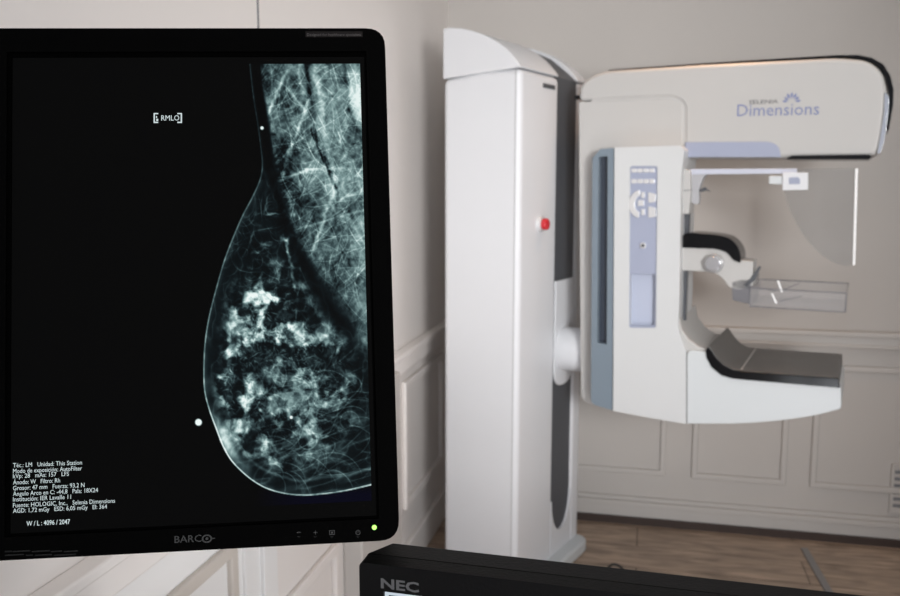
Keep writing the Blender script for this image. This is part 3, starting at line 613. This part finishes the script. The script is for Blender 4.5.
for px, kind in ((299, 0), (315.5, 1), (332, 2), (358, 3)):
    bm = bmesh.new(); c = N(px, 532.5); cc = N(px, 537.3); w_ = .0004
    bm.faces.new([bm.verts.new((cc[0]+a, -.0004, cc[1]+b2)) for a, b2 in ((-.0018, .0012), (0, 0), (.0018, .0012), (0, .0004))])
    if kind in (0, 1): box(c[0]-.0018, c[0]+.0018, -.0004, .0002, c[1]-w_/2, c[1]+w_/2+.0002, bm)
    if kind == 1: box(c[0]-w_/2, c[0]+w_/2, -.0005, .0002, c[1]-.0018, c[1]+.0018, bm)
    if kind == 2: prism([rect(c[0]-.0024, c[1]-.002, c[0]+.0024, c[1]+.002), rect(c[0]-.0018, c[1]-.0014, c[0]+.0018, c[1]+.0014)], -.0004, .0002, bm); box(c[0]-.0008, c[0]+.0008, -.0004, .0002, c[1]-.0008, c[1]+.0008, bm)
    if kind == 3: prism([ell(c[0], c[1], .0022, .0022, 14), ell(c[0], c[1], .0016, .0016, 14)], -.0004, .0002, bm); box(c[0]-w_/2, c[0]+w_/2, -.0005, .0002, c[1], c[1]+.0024, bm)
    obj('touch_key', bm, M['bezeltxt'], fr, smooth=False)
c = N(374.3, 527.3); obj('power_light', prism(ell(c[0], c[1], .0021, .0021, 18), -.0008, .001), M['led'], fr, label='green power light')
# support arm behind the display, to a pole on the desk left of the view
Pm = RBI @ Vector((-.56, .93, 0))
DZ = .72
mid = RB @ Vector((-.06, .065, 0)); pole = RW @ Vector((.07, -2.78, DZ))
bm = bmesh.new(); box(-.11, -.01, .064, .075, -.05, .05, bm)
tube([Vector((-.06, .07, 0)), Vector((-.06, .12, 0)), RBI @ Vector((pole.x, pole.y, mid.z))], .018, bm, 14)
pb_ = bmesh.new(); tube([RBI @ Vector((pole.x, pole.y, DZ+.001)), RBI @ Vector((pole.x, pole.y, mid.z+.05))], .02, pb_, 16); tube([RBI @ Vector((pole.x, pole.y, DZ+.001)), RBI @ Vector((pole.x, pole.y, DZ+.012))], .045, pb_, 24); obj('pole', pb_, M['nec'], mon)
obj('support_arm', bm, M['nec'], mon)

# ------------------------------------------------------------------ second monitor, lower right
hn = -hdir(-3300); yn = Vector((-hn.y, hn.x, 0))
ON = EYE+ray(359, 562)*.74
RN = Matrix((hn, yn, up)).transposed().to_4x4(); RN.translation = Vector((ON.x, ON.y, DZ)); RNI = RN.inverted()
nec = thing('desktop_monitor', 'black desktop monitor with grey lettering on its top bezel, lower foreground', 'monitor', RN)
def G(px, py): p = RNI @ hit(px, py, ON, yn); return (p.x, p.z)
nx0, nz1 = G(359, 562); nx1 = nx0+.46; nz0 = nz1-.30
sa = G(383, 591.5)
nb = obj('bezel', prism([rnd([(nx0, nz0), (nx1, nz0), (nx1, nz1), (nx0, nz1)], .005), rect(sa[0], nz0+.03, nx1-(sa[0]-nx0), sa[1])], 0, .018), M['nec'], nec, bevel=.0015)
# wedge-shaped back shell
bm = bmesh.new(); A_ = [(nx0+.0, .018, nz0), (nx1, .018, nz0), (nx1, .018, nz1), (nx0, .018, nz1)]; B_ = [(nx0+.014, .05, nz0+.01), (nx1-.014, .05, nz0+.01), (nx1-.014, .05, nz1-.002), (nx0+.014, .05, nz1-.002)]
va = [bm.verts.new(p) for p in A_]; vb = [bm.verts.new(p) for p in B_]; bm.faces.new(va); bm.faces.new(vb)
for i in range(4): bm.faces.new((va[i], va[(i+1) % 4], vb[(i+1) % 4], vb[i]))
obj('back_housing', bm, M['nec'], nec, bevel=.002)
sc2 = obj('screen', box(sa[0]-.002, nx1-(sa[0]-nx0)+.002, .004, .006, nz0+.028, sa[1]+.002), M['screen'], nec, smooth=False)
obj('screen_frame', prism([rect(sa[0]+.0006, nz0+.032, nx1-(sa[0]-nx0)-.001, sa[1]-.0012), rect(sa[0]+.004, nz0+.036, nx1-(sa[0]-nx0)-.004, sa[1]-.0042)], .003, .0039), M['lit'], sc2, smooth=False, label='lit window frame on the screen')
a = G(381, 587.5); b2 = G(419, 591.5); H = G(381, 577.5)[1]-a[1]
bm = text('NEC', a[0], b2[0], a[1], -.0005, h=H, dx=.03)
obj('brand_lettering', bm, M['necletter'], nb, smooth=False)
mx = (nx0+nx1)/2
obj('stand_neck', box(mx-.05, mx+.05, .05, .075, .012, nz0+.15), M['nec'], nec, bevel=.004)
obj('stand_base', prism(ell(mx, .06, .14, .10, 40), .0, .014, T=lambda a, y, b: Vector((a, b, y))), M['nec'], nec, bevel=.003)
# desk that carries both, below the view
dk_ = thing('desk', 'grey laminate desk under both monitors, below the view', 'desk', Matrix.Translation(RW @ Vector((.78, -2.72, 0))) @ RW.to_3x3().to_4x4())
obj('worktop', box(-.76, .80, -.40, .34, DZ-.03, DZ), M['desk'], dk_, bevel=.003)
for sx_ in (-.68, .74):
    for sy_ in (-.36, .30): obj('leg', box(sx_-.02, sx_+.02, sy_-.02, sy_+.02, 0, DZ-.03), M['alu'], dk_, bevel=.002)
# wall vent at the right edge
v0 = room(888, 512); v1 = room(888, 463)
vt = thing('wall_vent', 'white slatted vent grille low on the back wall', 'vent', Matrix.Translation(rT(v0.x+.09, 0, v0.z)))
vi = vt.matrix_world.inverted()
vT = lambda a, y, b: vi @ rT(a, y, b)
obj('frame', prism([rect(v0.x, v0.z, v0.x+.2, v1.z), rect(v0.x+.012, v0.z+.012, v0.x+.188, v1.z-.012)], -.012, 0, T=vT), M['trim'], vt, bevel=.002)
obj('backing', box(v0.x+.012, v0.x+.188, -.002, 0, v0.z+.012, v1.z-.012, T=vT), M['seam'], vt, smooth=False)
ns_ = 7
for k in range(ns_):
    z = v0.z+.018+(v1.z-v0.z-.036)*k/(ns_-1); obj('slat', box(v0.x+.012, v0.x+.188, -.010, -.002, z-.006, z+.005, T=vT), M['trim'], vt, smooth=False)
# cable loop on the floor
c = hit(624, 584, Vector((0, 0, 0)), up)
pts = [(-.25+.03*k, .03*sin(k), .006) for k in range(6)]+[(.035*cos(a)-.02, .05*sin(a)+.03, .006+.03*max(0, sin(a))) for a in np.linspace(-pi*.8, pi*1.1, 22)]+[(.10+.06*k, .0-.03*k, .006) for k in range(6)]
co_ = obj('floor_cable', tube(pts, .005, n=8), M['cable']); co_.location = c; co_['label'] = 'thin dark cable looped on the wooden floor beside the machine column'; co_['category'] = 'cable'
